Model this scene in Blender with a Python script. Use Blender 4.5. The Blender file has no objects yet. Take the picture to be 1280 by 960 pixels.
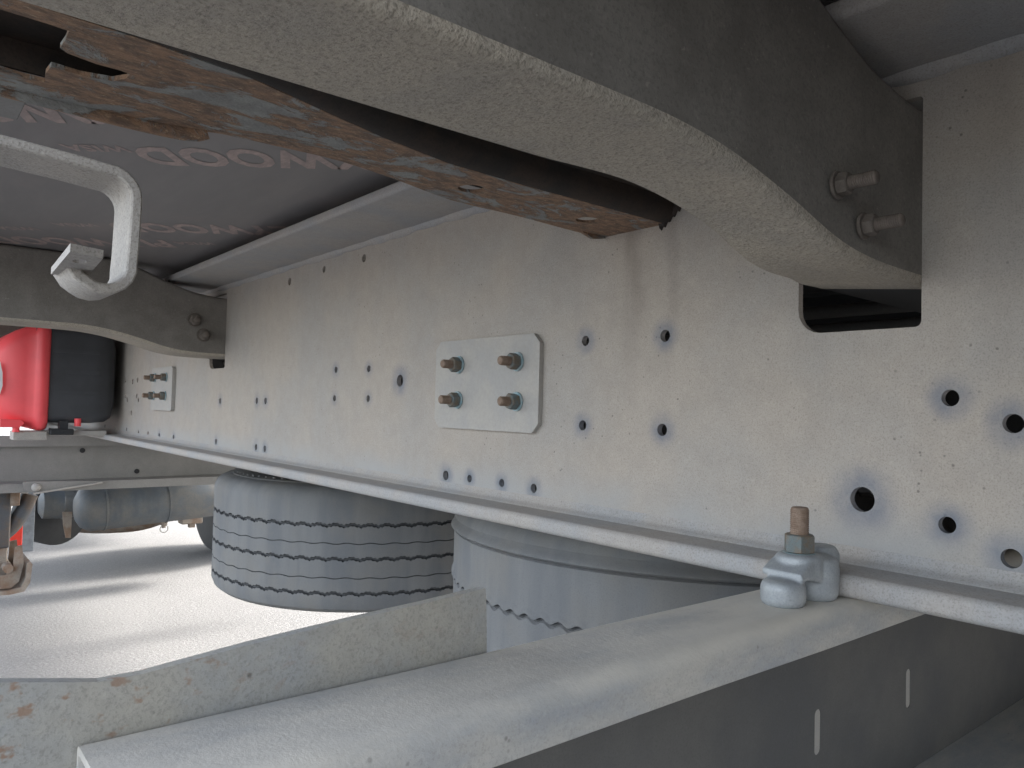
import bpy, bmesh, math, random
from mathutils import Vector, Matrix
from mathutils.geometry import tessellate_polygon
random.seed(7)
R = math.radians
S = bpy.context.scene
COL = S.collection
PI = math.pi

# ------------------------------------------------------------------ camera
CAMH = 1.15                       # camera height above the yard
F = 953.9                         # focal length in pixels of the 1280 px wide photograph
ey = Vector((-785, 11, F)).normalized()
ex = Vector((1160, 60, F)); ex = (ex - ey * ex.dot(ey)).normalized()
ez = ex.cross(ey)
cam = bpy.data.objects.new('camera', bpy.data.cameras.new('camera'))
COL.objects.link(cam)
cam.matrix_world = Matrix(((ex[0], -ex[1], -ex[2], 0), (ey[0], -ey[1], -ey[2], 0),
                           (ez[0], -ez[1], -ez[2], CAMH), (0, 0, 0, 1)))
cam.data.sensor_width = 36
cam.data.lens = F / 1280 * 36
cam.data.clip_start = .02
cam.data.clip_end = 2000
S.camera = cam
S.render.resolution_x = 1024; S.render.resolution_y = 768

# ------------------------------------------------------------------ light
SUN_EL, SUN_AZ = 33.0, 8.0       # elevation; azimuth of the sun seen from the origin, degrees from +X towards +Y
world = bpy.data.worlds.new('World'); S.world = world; world.use_nodes = True
wn = world.node_tree
sky = wn.nodes.new('ShaderNodeTexSky'); sky.sky_type = 'NISHITA'; sky.sun_disc = False
sky.sun_elevation = R(SUN_EL); sky.sun_rotation = R(90 - SUN_AZ)
sky.dust_density = 3.0; sky.air_density = 1.0
bg = wn.nodes['Background']; bg.inputs['Strength'].default_value = 0.15
hs_ = wn.nodes.new('ShaderNodeHueSaturation'); hs_.inputs['Saturation'].default_value = .42   # hazy pale sky
wn.links.new(sky.outputs[0], hs_.inputs['Color']); wn.links.new(hs_.outputs[0], bg.inputs[0])
sun = bpy.data.objects.new('sun', bpy.data.lights.new('sun', 'SUN')); COL.objects.link(sun)
sun.data.energy = 1.8; sun.data.angle = R(10.0); sun.data.color = (1, .95, .88)
sd = Vector((math.cos(R(SUN_EL)) * math.cos(R(SUN_AZ)), math.cos(R(SUN_EL)) * math.sin(R(SUN_AZ)), math.sin(R(SUN_EL))))
sun.rotation_euler = sd.to_track_quat('Z', 'Y').to_euler()
S.view_settings.view_transform = 'Standard'; S.view_settings.look = 'None'
S.view_settings.exposure = 2.66; S.view_settings.gamma = 1
S.render.engine = 'CYCLES'
S.cycles.max_bounces = 10; S.cycles.diffuse_bounces = 8

# ------------------------------------------------------------------ helpers
# All coordinates are metres with the camera at the origin: X into the girder, Y along it, Z up (ground -1.15)
def at(u, v, ax, val):
    """the point where the sight line through photograph pixel (u, v) meets the plane axis = val"""
    d = Vector(((u - 640) / F, (v - 480) / F, 1.0))
    r = Vector((d.dot(ex), d.dot(ey), d.dot(ez)))
    return r * (val / r[ax])

def tag(o, label=None, cat=None, group=None, kind=None):
    for k, v in (('label', label), ('category', cat), ('group', group), ('kind', kind)):
        if v: o[k] = v
    return o

def empty(name, loc):
    o = bpy.data.objects.new(name, None); COL.objects.link(o)
    o.location = Vector(loc) + Vector((0, 0, CAMH)); o.empty_display_size = .1
    return o

def wloc(o):
    v = Vector((0, 0, 0))
    while o is not None:
        v += o.location; o = o.parent
    return v

def obj(name, data, mat, parent=None, loc=None, label=None, smooth=None):
    """link a bmesh or mesh (camera-origin coordinates) as one object"""
    if isinstance(data, bmesh.types.BMesh):
        bmesh.ops.recalc_face_normals(data, faces=data.faces)
        me = bpy.data.meshes.new(name); data.to_mesh(me); data.free()
    else: me = data
    origin = Vector(loc) if loc is not None else (sum((v.co for v in me.vertices), Vector()) / max(1, len(me.vertices)))
    me.transform(Matrix.Translation(-origin))
    if smooth:
        for p in me.polygons: p.use_smooth = True
        me.set_sharp_from_angle(angle=R(smooth))
    me.materials.clear(); me.materials.append(mat)
    o = bpy.data.objects.new(name, me); COL.objects.link(o)
    o.parent = parent
    o.location = origin + Vector((0, 0, CAMH)) - (wloc(parent) if parent else Vector())
    if label: o['label'] = label
    return o

def dup(o, parent, delta, label=None):
    c = o.copy(); COL.objects.link(c); c.parent = parent
    c.location = wloc(o) + Vector(delta) - wloc(parent)
    if label: c['label'] = label
    return c

def loft(bm, loops, cap=True, closed=True):
    vs = [[bm.verts.new(p) for p in L] for L in loops]
    n = len(vs[0])
    for a, b in zip(vs, vs[1:]):
        for i in range(n if closed else n - 1):
            j = (i + 1) % n
            bm.faces.new((a[i], a[j], b[j], b[i]))
    if cap and closed:
        bm.faces.new(vs[0]); bm.faces.new(vs[-1])
    return bm

def prism(prof, axis, a, b, bm=None, steps=1):
    """closed 2D profile swept along axis 0, 1 or 2 from a to b"""
    bm = bm or bmesh.new()
    def p3(p, t):
        if axis == 0: return Vector((t, p[0], p[1]))
        if axis == 1: return Vector((p[0], t, p[1]))
        return Vector((p[0], p[1], t))
    return loft(bm, [[p3(p, a + (b - a) * k / steps) for p in prof] for k in range(steps + 1)])

def box(bm, x0, x1, y0, y1, z0, z1, bev=0):
    n0 = len(bm.verts)
    prism([(x0, y0), (x1, y0), (x1, y1), (x0, y1)], 2, z0, z1, bm)
    if bev:
        bm.verts.ensure_lookup_table()
        new = set(bm.verts[n0:])
        es = [e for e in bm.edges if e.verts[0] in new and e.verts[1] in new]
        bmesh.ops.bevel(bm, geom=es, offset=bev, segments=3, profile=.5, affect='EDGES')
    return bm

def circ(cx, cy, r, n=20, a0=0):
    return [(cx + r * math.cos(a0 + 2 * PI * k / n), cy + r * math.sin(a0 + 2 * PI * k / n)) for k in range(n)]

def rrect(x0, x1, y0, y1, r, n=5):
    out = []
    rs = r if isinstance(r, (list, tuple)) else [r] * 4
    for (cx, cy, a), q in zip(((x1, y1, 0), (x0, y1, 90), (x0, y0, 180), (x1, y0, 270)), rs):
        sx = -1 if cx == x1 else 1; sy = -1 if cy == y1 else 1
        for k in range(n + 1):
            t = R(a + 90 * k / n)
            out.append((cx + sx * q + q * math.cos(t), cy + sy * q + q * math.sin(t)))
    return out

def plate(outer, holes, axis, a, b, bm=None):
    """flat sheet with holes: outline and holes in 2D, thickness a..b along axis"""
    bm = bm or bmesh.new()
    def p3(p, t):
        if axis == 0: return Vector((t, p[0], p[1]))
        if axis == 1: return Vector((p[0], t, p[1]))
        return Vector((p[0], p[1], t))
    loops = [outer] + list(holes)
    flat = [Vector((p[0], p[1], 0)) for L in loops for p in L]
    tris = tessellate_polygon([[Vector((p[0], p[1], 0)) for p in L] for L in loops])
    fr = [bm.verts.new(p3(p, a)) for p in flat]; bk = [bm.verts.new(p3(p, b)) for p in flat]
    for t in tris:
        for vs, order in ((fr, (0, 1, 2)), (bk, (2, 1, 0))):
            try: bm.faces.new([vs[t[i]] for i in order])
            except ValueError: pass
    k = 0
    for L in loops:
        n = len(L)
        for i in range(n):
            j = (i + 1) % n
            bm.faces.new((fr[k + i], fr[k + j], bk[k + j], bk[k + i]))
        k += n
    return bm

def frame_of(axis):
    z = Vector(axis).normalized()
    x = z.orthogonal().normalized(); y = z.cross(x)
    return x, y, z

def lathe(bm, prof, o, axis, n=24, cap=True):
    """profile (radius, height) turned round axis through o"""
    x, y, z = frame_of(axis); o = Vector(o)
    return loft(bm, [[o + x * (r * math.cos(2 * PI * k / n)) + y * (r * math.sin(2 * PI * k / n)) + z * h for k in range(n)] for r, h in prof], cap)

def tube(bm, pts, r, n=10):
    pts = [Vector(p) for p in pts]; loops = []
    up = Vector((0, 0, 1))
    for i, p in enumerate(pts):
        d = (pts[min(i + 1, len(pts) - 1)] - pts[max(i - 1, 0)]).normalized()
        s = d.cross(up)
        if s.length < .1: s = d.cross(Vector((0, 1, 0)))
        s.normalize(); t = s.cross(d)
        loops.append([p + s * (r * math.cos(2 * PI * k / n)) + t * (r * math.sin(2 * PI * k / n)) for k in range(n)])
    return loft(bm, loops)

def smoothpath(pts, sub=6):
    pts = [Vector(p) for p in pts]; out = []
    for i in range(len(pts) - 1):
        p0 = pts[max(i - 1, 0)]; p1 = pts[i]; p2 = pts[i + 1]; p3 = pts[min(i + 2, len(pts) - 1)]
        for k in range(sub):
            t = k / sub
            out.append(.5 * ((2 * p1) + (p2 - p0) * t + (2 * p0 - 5 * p1 + 4 * p2 - p3) * t * t + (3 * p1 - p0 - 3 * p2 + p3) * t ** 3))
    out.append(pts[-1]); return out

# ------------------------------------------------------------------ materials
class NT:
    def __init__(s, name):
        s.m = bpy.data.materials.new(name); s.m.use_nodes = True; s.t = s.m.node_tree
        s.b = s.t.nodes['Principled BSDF']
        g = s.t.nodes.new('ShaderNodeNewGeometry'); s.pos = g.outputs['Position']; s.nrm = g.outputs['Normal']
    def put(s, sock, v):
        if isinstance(v, bpy.types.NodeSocket): s.t.links.new(v, sock)
        else: sock.default_value = v
    def mapping(s, scale):
        n = s.t.nodes.new('ShaderNodeVectorMath'); n.operation = 'MULTIPLY'
        s.put(n.inputs[0], s.pos); n.inputs[1].default_value = scale; return n.outputs[0]
    def noise(s, scale, detail=3, rough=.55, vec=None, dist=0):
        n = s.t.nodes.new('ShaderNodeTexNoise'); n.inputs['Scale'].default_value = scale
        n.inputs['Detail'].default_value = detail; n.inputs['Roughness'].default_value = rough
        n.inputs['Distortion'].default_value = dist
        s.put(n.inputs['Vector'], vec or s.pos); return n.outputs[0]
    def voro(s, scale, vec=None):
        n = s.t.nodes.new('ShaderNodeTexVoronoi'); n.inputs['Scale'].default_value = scale
        s.put(n.inputs['Vector'], vec or s.pos); return n.outputs['Distance']
    def ramp(s, v, a, b, lo=0., hi=1.):
        n = s.t.nodes.new('ShaderNodeMapRange'); n.interpolation_type = 'SMOOTHSTEP'
        s.put(n.inputs[0], v); n.inputs[1].default_value = a; n.inputs[2].default_value = b
        n.inputs[3].default_value = lo; n.inputs[4].default_value = hi; return n.outputs[0]
    def mix(s, f, a, b, mode='MIX'):
        n = s.t.nodes.new('ShaderNodeMix'); n.data_type = 'RGBA'; n.blend_type = mode
        s.put(n.inputs[0], f)
        for k, v in ((6, a), (7, b)):
            if not isinstance(v, bpy.types.NodeSocket): v = (*v, 1) if len(v) == 3 else v
            s.put(n.inputs[k], v)
        return n.outputs[2]
    def math(s, op, a, b=0., c=None):
        n = s.t.nodes.new('ShaderNodeMath'); n.operation = op; s.put(n.inputs[0], a); s.put(n.inputs[1], b)
        if c is not None: s.put(n.inputs[2], c)
        return n.outputs[0]
    def bump(s, h, strength, dist=.001):
        n = s.t.nodes.new('ShaderNodeBump'); n.inputs['Strength'].default_value = strength
        n.inputs['Distance'].default_value = dist; s.put(n.inputs['Height'], h)
        s.t.links.new(n.outputs[0], s.b.inputs['Normal'])
    def sep(s, axis):
        n = s.t.nodes.new('ShaderNodeSeparateXYZ'); s.put(n.inputs[0], s.pos); return n.outputs[axis]
    def done(s, col, rough, metal=0.):
        s.put(s.b.inputs['Base Color'], col); s.put(s.b.inputs['Roughness'], rough); s.put(s.b.inputs['Metallic'], metal)
        return s.m

def mulc(c, k): return tuple(x * k for x in c)

def dusty(name, base, alt, blotch=5, grain=700, grain_amt=.5, pit=.35, rough=.75, bump=.5, bdist=.0008, halos=None, spots=None, streak=0.0, metal=0.0, rust=None, lit_top=False, scale3=(1, 1, 1)):
    """dusty metal: soft blotches, fine grit, dark pits"""
    n = NT(name)
    v = n.mapping(scale3)
    big = n.ramp(n.noise(blotch, 4, .6, v), .36, .66)
    col = n.mix(big, base, alt)
    mid = n.ramp(n.noise(blotch * 9, 4, .65, v), .35, .7)
    col = n.mix(n.math('MULTIPLY', mid, .28), col, mulc(base, .72))
    g = n.noise(grain, 2, .7)
    col = n.mix(n.math('MULTIPLY', n.ramp(g, .47, .70), grain_amt), col, mulc(base, .48))
    g2 = n.noise(grain * .45, 2, .7, n.mapping((1.13, .97, 1.07)))
    col = n.mix(n.math('MULTIPLY', n.ramp(g2, .52, .76), grain_amt * .5), col, tuple(min(1, x * 1.35) for x in base))
    if pit:
        pn = n.voro(grain * .14); pm = n.noise(blotch * 3, 2)
        pp = n.math('MULTIPLY', n.ramp(pn, .16, .06), n.ramp(pm, .5, .62))
        col = n.mix(n.math('MULTIPLY', pp, pit), col, mulc(base, .25))
    if streak:
        sn = n.noise(1, 4, .6, n.mapping((9, 9, 1.0)))
        col = n.mix(n.math('MULTIPLY', n.ramp(sn, .48, .7), streak), col, mulc(base, .6))
    if spots:
        sc, lo, hi, c2 = spots[:4]
        sp = n.noise(sc, 3, .6, n.mapping((1, 1, 1.4)))
        sf = n.ramp(sp, lo, hi)
        if len(spots) > 4: sf = n.math('MULTIPLY', sf, n.ramp(n.math('ADD', n.sep(0), n.math('MULTIPLY', n.noise(14, 2), .16)), .12, .30, .85, .12))
        col = n.mix(sf, col, c2)
    if lit_top:  # patchy pale tone painted on the rail top so it looks lit
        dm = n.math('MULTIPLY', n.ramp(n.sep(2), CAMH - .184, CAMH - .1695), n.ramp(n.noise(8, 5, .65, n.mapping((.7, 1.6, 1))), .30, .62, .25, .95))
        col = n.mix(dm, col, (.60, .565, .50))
    if halos:
        # grime that ran down from the weld of the rusty channel, and a faint older run
        yy = n.math('ADD', n.sep(1), n.math('MULTIPLY', n.noise(9, 3), .05)); zz = n.sep(2)
        for (yc, w, zt_, zb_, k) in ((.700, .026, .30, -.06, .42), (.640, .016, .22, -.02, .30), (.83, .05, .33, .02, .14), (.27, .03, .30, -.10, .16)):
            d_ = n.math('ABSOLUTE', n.math('SUBTRACT', yy, yc))
            f_ = n.math('MULTIPLY', n.ramp(d_, w * .15, w, k, 0), n.ramp(zz, CAMH + zb_, CAMH + zt_))
            col = n.mix(n.math('MULTIPLY', f_, n.ramp(n.noise(1, 4, .6, n.mapping((40, 60, 7))), .25, .65, .5, 1)), col, (.13, .105, .085))
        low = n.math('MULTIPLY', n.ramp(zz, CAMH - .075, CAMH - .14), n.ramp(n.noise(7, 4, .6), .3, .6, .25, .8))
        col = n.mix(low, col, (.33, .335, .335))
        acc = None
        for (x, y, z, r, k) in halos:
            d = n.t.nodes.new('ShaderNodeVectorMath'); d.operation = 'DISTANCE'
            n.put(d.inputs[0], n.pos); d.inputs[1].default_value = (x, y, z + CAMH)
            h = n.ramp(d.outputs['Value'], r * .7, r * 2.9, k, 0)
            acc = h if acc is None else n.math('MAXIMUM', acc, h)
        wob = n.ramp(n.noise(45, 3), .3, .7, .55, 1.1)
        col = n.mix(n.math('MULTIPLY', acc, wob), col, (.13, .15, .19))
    h = n.math('ADD', n.math('MULTIPLY', g, .5), n.math('MULTIPLY', n.noise(grain * .3, 3), .8))
    n.bump(h, bump, bdist)
    return n.done(col, rough, metal)

def simple(name, c, rough=.6, metal=0, var=.25, sc=40, bump=.3):
    n = NT(name)
    k = n.ramp(n.noise(sc, 4, .6), .35, .68)
    col = n.mix(k, c, mulc(c, 1 - var))
    n.bump(n.noise(sc * 6, 3), bump, .0006)
    return n.done(col, rough, metal)

WEBX = .76
# holes of the girder web: (Y, Z, radius), camera-origin coordinates
HOLES = [(.764, .098, .0072), (.766, -.021, .0072), (.622, .097, .0078), (.624, -.022, .0078),
         (.287, .020, .0078), (.289, -.097, .0078), (.236, -.002, .0085), (.237, -.119, .0085), (.368, -.082, .0125),
         (1.100, -.119, .0085), (1.030, -.1185, .0065), (.944, -.118, .0065), (.867, -.119, .0070),
         (1.531, .075, .0070), (1.534, .013, .0070), (1.385, .074, .0070), (1.384, .013, .0070), (1.262, .048, .0115),
         (1.797, .299, .0095), (1.607, .305, .0075), (1.420, .305, .0085),
         (2.268, .001, .0085), (2.290, -.119, .0085), (1.983, .004, .0085), (1.923, .004, .0085), (1.977, -.118, .0085), (1.917, -.119, .0085),
         (2.714, -.126, .0085), (2.889, -.126, .0085), (3.038, -.126, .0085), (3.176, -.126, .0085), (3.364, -.124, .0085),
         (3.412, .077, .011), (3.293, .069, .011), (3.22, .075, .011), (3.401, .012, .010), (3.371, -.004, .010),
         (3.222, .012, .010), (3.196, -.003, .010), (3.298, -.055, .011), (3.56, -.122, .010), (3.75, -.122, .010)]
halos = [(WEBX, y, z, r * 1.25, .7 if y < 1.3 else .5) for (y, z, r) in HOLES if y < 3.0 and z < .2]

SAND = (.395, .346, .294); SANDB = (.352, .326, .296)
M = {}
M['girder'] = dusty('dusty_grey_steel', SAND, SANDB, blotch=4, grain=620, grain_amt=.5, pit=.7, bump=.55, halos=halos, streak=.10)
M['flange'] = dusty('dusty_flange_steel', (.38, .35, .32), (.33, .33, .33), blotch=9, grain=520, grain_amt=.5, pit=.3, bump=.5)
M['member'] = dusty('sandy_grit_steel', (.43, .375, .30), (.37, .33, .275), blotch=14, grain=430, grain_amt=.75, pit=.4, bump=1.0, bdist=.002)
M['memberweb'] = dusty('shade_toned_dusted_steel', (.215, .196, .172), (.165, .149, .130), blotch=16, grain=420, grain_amt=.5, pit=.0, bump=.5,  # brown steel darkened so the faces carry their shade in the colour
                       spots=(120, .66, .76, (.26, .235, .205)))
M['plate'] = dusty('splice_plate_steel', (.395, .37, .335), (.35, .338, .32), blotch=18, grain=900, grain_amt=.2, pit=.1, bump=.25)
M['plateedge'] = simple('dark_cut_edge', (.13, .10, .09), .8)
M['galv'] = dusty('galvanised_dusty_rail', (.46, .44, .40), (.31, .325, .34), blotch=13, grain=560, grain_amt=.35, pit=.6, rough=.6, bump=.55, lit_top=True, scale3=(.6, 1.6, 1.6))
M['galvshade'] = dusty('shaded_rail_inside', (.120, .116, .110), (.090, .090, .092), blotch=6, grain=500, grain_amt=.3, pit=0, rough=.75, bump=.3)  # rail steel in a darker copy, shade under the lip painted in
M['upright'] = dusty('galvanised_rust_spotted_plate', (.35, .33, .285), (.30, .305, .30), blotch=11, grain=480, grain_amt=.4, pit=.8, rough=.75, bump=.6,
                     spots=(80, .585, .68, (.25, .15, .095), 1))
M['farmetal'] = dusty('far_grey_steel', (.26, .25, .235), (.22, .215, .205), blotch=3, grain=200, grain_amt=.3, pit=.2, bump=.3, streak=.2)
M['fardark'] = dusty('far_brown_grey_steel', (.15, .138, .125), (.12, .115, .108), blotch=5, grain=300, grain_amt=.35, pit=.1, bump=.3, streak=.15)
M['threads'] = dusty('rusty_thread', (.20, .135, .095), (.28, .21, .16), blotch=90, grain=900, grain_amt=.4, pit=0, rough=.8, bump=.4)
M['nut'] = dusty('weathered_nut', (.15, .118, .085), (.11, .145, .15), blotch=75, grain=900, grain_amt=.4, pit=0, rough=.6, bump=.4)
M['shadesteel'] = dusty('shade_black_steel', (.035, .034, .033), (.028, .028, .028), blotch=6, grain=300, grain_amt=.2, pit=0, bump=.2)  # near-black colour carries the shade between the girders
M['oldnut'] = dusty('brown_grimy_nut', (.12, .10, .083), (.15, .125, .105), blotch=90, grain=900, grain_amt=.4, pit=0, bump=.4)
M['oldthread'] = dusty('brown_grimy_thread', (.15, .12, .098), (.11, .09, .075), blotch=90, grain=900, grain_amt=.4, pit=0, bump=.4)
M['zinc'] = dusty('blue_zinc_washer', (.22, .34, .38), (.34, .38, .38), blotch=120, grain=900, grain_amt=.2, pit=0, rough=.45, bump=.2, metal=.3)
M['cast'] = dusty('galvanised_casting', (.34, .36, .37), (.28, .30, .315), blotch=40, grain=600, grain_amt=.3, pit=.2, rough=.5, bump=.5, metal=.2)
M['hook'] = dusty('sandy_hook_steel', (.42, .385, .345), (.36, .335, .305), blotch=30, grain=520, grain_amt=.7, pit=.5, bump=.8, bdist=.0014)

def rusty():
    n = NT('flaking_rust_over_grey_paint')
    v = n.mapping((.9, 1.9, 1.5))
    a = n.noise(13, 7, .72, v, .8)
    rust = n.mix(n.ramp(n.noise(60, 4, .7, v), .35, .65), (.32, .195, .12), (.16, .108, .078))
    rust = n.mix(n.ramp(n.noise(130, 3, .7, v), .55, .75), rust, (.45, .32, .20))
    paint = n.mix(n.ramp(n.noise(40, 3), .4, .6), (.30, .30, .275), (.235, .232, .215))
    f = n.ramp(a, .51, .57)
    col = n.mix(f, rust, paint)
    h = n.math('ADD', n.math('MULTIPLY', f, .6), n.math('ADD', n.noise(160, 4, .7, v), n.math('MULTIPLY', n.noise(40, 4, .7, v), 1.2)))
    n.bump(h, .9, .002)
    return n.done(col, .85)
M['rust'] = rusty()
M['rustdark'] = dusty('shaded_dark_rust', (.028, .023, .020), (.05, .033, .024), blotch=30, grain=400, grain_amt=.4, pit=0, bump=.4)  # rust darkened to stand in for shade in the channel

def plywood():
    n = NT('brown_film_faced_plywood')
    u = n.mapping((26, 5, 1))
    g = n.noise(1, 5, .6, u)
    col = n.mix(n.ramp(g, .3, .7), (.215, .198, .192), (.188, .175, .171))
    col = n.mix(n.math('MULTIPLY', n.ramp(n.noise(3.3, 4, .6), .5, .7), .5), col, (.26, .215, .20))
    col = n.mix(n.math('MULTIPLY', n.ramp(n.noise(900, 2), .5, .75), .3), col, (.26, .22, .20))
    n.bump(n.noise(350, 3), .3, .0006)
    return n.done(col, .5)
M['plywood'] = plywood()
def ink():
    n = NT('pink_board_print')
    w = n.noise(60, 4, .7, n.mapping((1.5, .6, 1)))
    col = n.mix(n.ramp(w, .35, .62), (.44, .33, .295), (.33, .26, .24))
    return n.done(col, .6)
M['ink'] = ink()

def rubber(name, base, alt, zlo=None):
    n = NT(name)
    s = n.mapping((16, 16, 2.2))
    a = n.ramp(n.noise(1, 4, .6, s), .38, .66)
    col = n.mix(a, base, alt)
    col = n.mix(n.math('MULTIPLY', n.ramp(n.noise(7, 4, .6), .42, .68), .6), col, (.20, .19, .172))
    col = n.mix(n.math('MULTIPLY', n.ramp(n.noise(500, 2), .5, .75), .35), col, mulc(base, .6))
    n.bump(n.noise(300, 3), .35, .0008)
    return n.done(col, .85)
M['tyre'] = rubber('dusty_rubber', (.150, .155, .160), (.19, .192, .190))
M['groove'] = simple('tyre_groove_rubber', (.085, .087, .09), .9)

def ground():
    n = NT('pale_gravelly_concrete')
    a = n.ramp(n.noise(.8, 5, .6), .35, .65)
    col = n.mix(a, (.185, .184, .184), (.155, .155, .156))
    col = n.mix(n.math('MULTIPLY', n.ramp(n.noise(90, 3, .7), .45, .7), .6), col, (.095, .093, .09))
    col = n.mix(n.math('MULTIPLY', n.ramp(n.noise(55, 3, .7, n.mapping((1.1, .9, 1))), .5, .72), .6), col, (.27, .268, .265))
    n.bump(n.noise(70, 4, .7), .7, .008)
    return n.done(col, .9)
M['ground'] = ground()
M['blackbox'] = simple('black_ribbed_plastic', (.055, .057, .063), .55, var=.2, sc=12)
M['red'] = simple('red_plastic_lid', (.85, .085, .095), .40, var=.12, sc=8, bump=.1)
M['white'] = simple('white_sticker', (.75, .75, .75), .5, var=.1)
M['tank'] = dusty('dusty_painted_tank', (.085, .10, .115), (.13, .125, .115), blotch=8, grain=260, grain_amt=.3, pit=.2, rough=.55, bump=.3, streak=.5)
M['leg'] = dusty('dark_oily_leg', (.07, .075, .085), (.12, .085, .06), blotch=14, grain=260, grain_amt=.3, pit=0, rough=.6, bump=.3)
M['foot'] = dusty('rusty_landing_foot', (.26, .225, .19), (.18, .11, .07), blotch=14, grain=260, grain_amt=.4, pit=0, rough=.8, bump=.4)
M['flap'] = simple('grey_rubber_flap', (.21, .23, .25), .8)
M['lens'] = simple('red_reflector', (.8, .05, .03), .3, var=.1)
M['black'] = simple('black_rubber', (.02, .021, .023), .7)

# ------------------------------------------------------------------ ground
g = bmesh.new()
loft(g, [[(-300, -300, -1.15), (300, -300, -1.15)], [(-300, 300, -1.15), (300, 300, -1.15)]], cap=False, closed=False)
tag(obj('ground', g, M['ground']), 'pale gravelly concrete yard under the trailer', kind='structure')

# ------------------------------------------------------------------ the trailer
T = empty('semi_trailer', (1.36, 2.0, -1.15))
tag(T, 'dusty grey flatbed semi-trailer seen from beneath, with a long girder full of bolt holes', 'trailer')

def girder(xo, s, holes, full):
    """welded I-beam whose web face towards -X (s=1) stands at xo"""
    y0, y1 = -6.0, 7.4
    outline = [(y0, -.144), (y1, -.144), (y1, .336), (y0, .336)]
    hs = [circ(y, z, r, 22)[::-1] for (y, z, r) in holes]
    for (a, b, zt, zb) in ((.313, .440, .311, .088), (2.240, 2.377, .315, .097)):
        hs.append(rrect(a, b, zb, zt, [.004, .004, .004, .032] if False else [.026, .004, .006, .026])[::-1])
    for q in (4.17, 6.1, -1.61): hs.append(rrect(q, q + .13, .095, .313, .01)[::-1])
    web = obj('main_beam', plate(outline, hs, 0, xo, xo + .009), M['girder' if full else 'shadesteel'], T,  # far girder coloured as if in deep shade
              label='deep girder web with bolt holes and two slots' if full else 'girder on the far side of the trailer')
    # bottom flange, softly rounded edges
    xa, xb = xo - .070, xo + .079
    pr = rrect(xa, xb, -.167, -.1455, .0075, 5)
    obj('bottom_flange', prism(pr, 1, y0, y1, steps=1), M['flange' if full else 'shadesteel'], web, smooth=40)
    # fillets web to flange
    bm = bmesh.new()
    f = [(xo + .001, -.147)] + [(xo - .012 + .012 * math.sin(t), -.1335 - .012 * math.cos(t)) for t in [PI / 2 * k / 5 for k in range(6)]][::-1] + [(xo - .0125, -.147)]
    prism([(xo + .001, -.147), (xo - .016, -.147), (xo - .0145, -.1445), (xo - .007, -.1425), (xo - .0022, -.1385), (xo - .0003, -.130), (xo + .001, -.130)], 1, y0, y1, bm)
    obj('weld_bead', bm, M['flange' if full else 'shadesteel'], web, smooth=60)
    pr = rrect(xo - .150, xo + .159, .3365, .3545, .006, 4)
    obj('top_flange', prism(pr, 1, y0, y1), M['flange' if full else 'shadesteel'], web, smooth=40)
    bm = bmesh.new()
    N = 260; L = []
    for k in range(N + 1):
        y = -1.0 + (y1 + 1.0) * (k / N) ** 1.5
        w = .010 + .0016 * math.sin(k * 2.1) + .0012 * math.sin(k * .7)
        L.append([Vector((xo + .001, y, .338)), Vector((xo - w, y, .338)), Vector((xo - w * .6, y, .3315)), Vector((xo - .0012, y, .338 - w * 1.1)), Vector((xo + .001, y, .338 - w * 1.1))])
    loft(bm, L)
    obj('weld_bead', bm, M['flange' if full else 'shadesteel'], web, smooth=60)
    return web
beam = girder(WEBX, 1, HOLES, True)
beam2 = girder(1.96, -1, [], False)

# --- cross members: pressed channels that dip to pass through the slots in the girder
def interp(tab, x):
    if x <= tab[0][0]: return tab[0][1]
    for (a, p), (b, q) in zip(tab, tab[1:]):
        if x <= b:
            t = (x - a) / (b - a); t = t * t * (3 - 2 * t) if (q - p) * (q - p) > 1e-5 else t
            return p + (q - p) * t
    return tab[-1][1]

ZB = [(-.4, .183), (.36, .183), (.44, .177), (.52, .160), (.60, .138), (.66, .130), (.76, .128), (1.97, .128), (2.2, .15), (2.4, .183), (2.7, .183)]
ZT = [(-.4, .3725), (.43, .3725), (.52, .358), (.573, .338), (.61, .325), (.656, .311), (.70, .304), (.76, .300), (1.97, .300), (2.2, .33), (2.4, .3725), (2.7, .3725)]
def lin(tab, x):
    """smooth interpolation (Catmull-Rom on the table)"""
    if x <= tab[0][0]: return tab[0][1]
    for i in range(len(tab) - 1):
        (a, p), (b, q) = tab[i], tab[i + 1]
        if x <= b:
            t = (x - a) / (b - a)
            pa, pp = tab[max(0, i - 1)]; pb, pq = tab[min(len(tab) - 1, i + 2)]
            m0 = (q - pp) / max(1e-6, b - pa) * (b - a); m1 = (pq - p) / max(1e-6, pb - a) * (b - a)
            return p * (2 * t ** 3 - 3 * t * t + 1) + m0 * (t ** 3 - 2 * t * t + t) + q * (-2 * t ** 3 + 3 * t * t) + m1 * (t ** 3 - t * t)
    return tab[-1][1]

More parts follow.
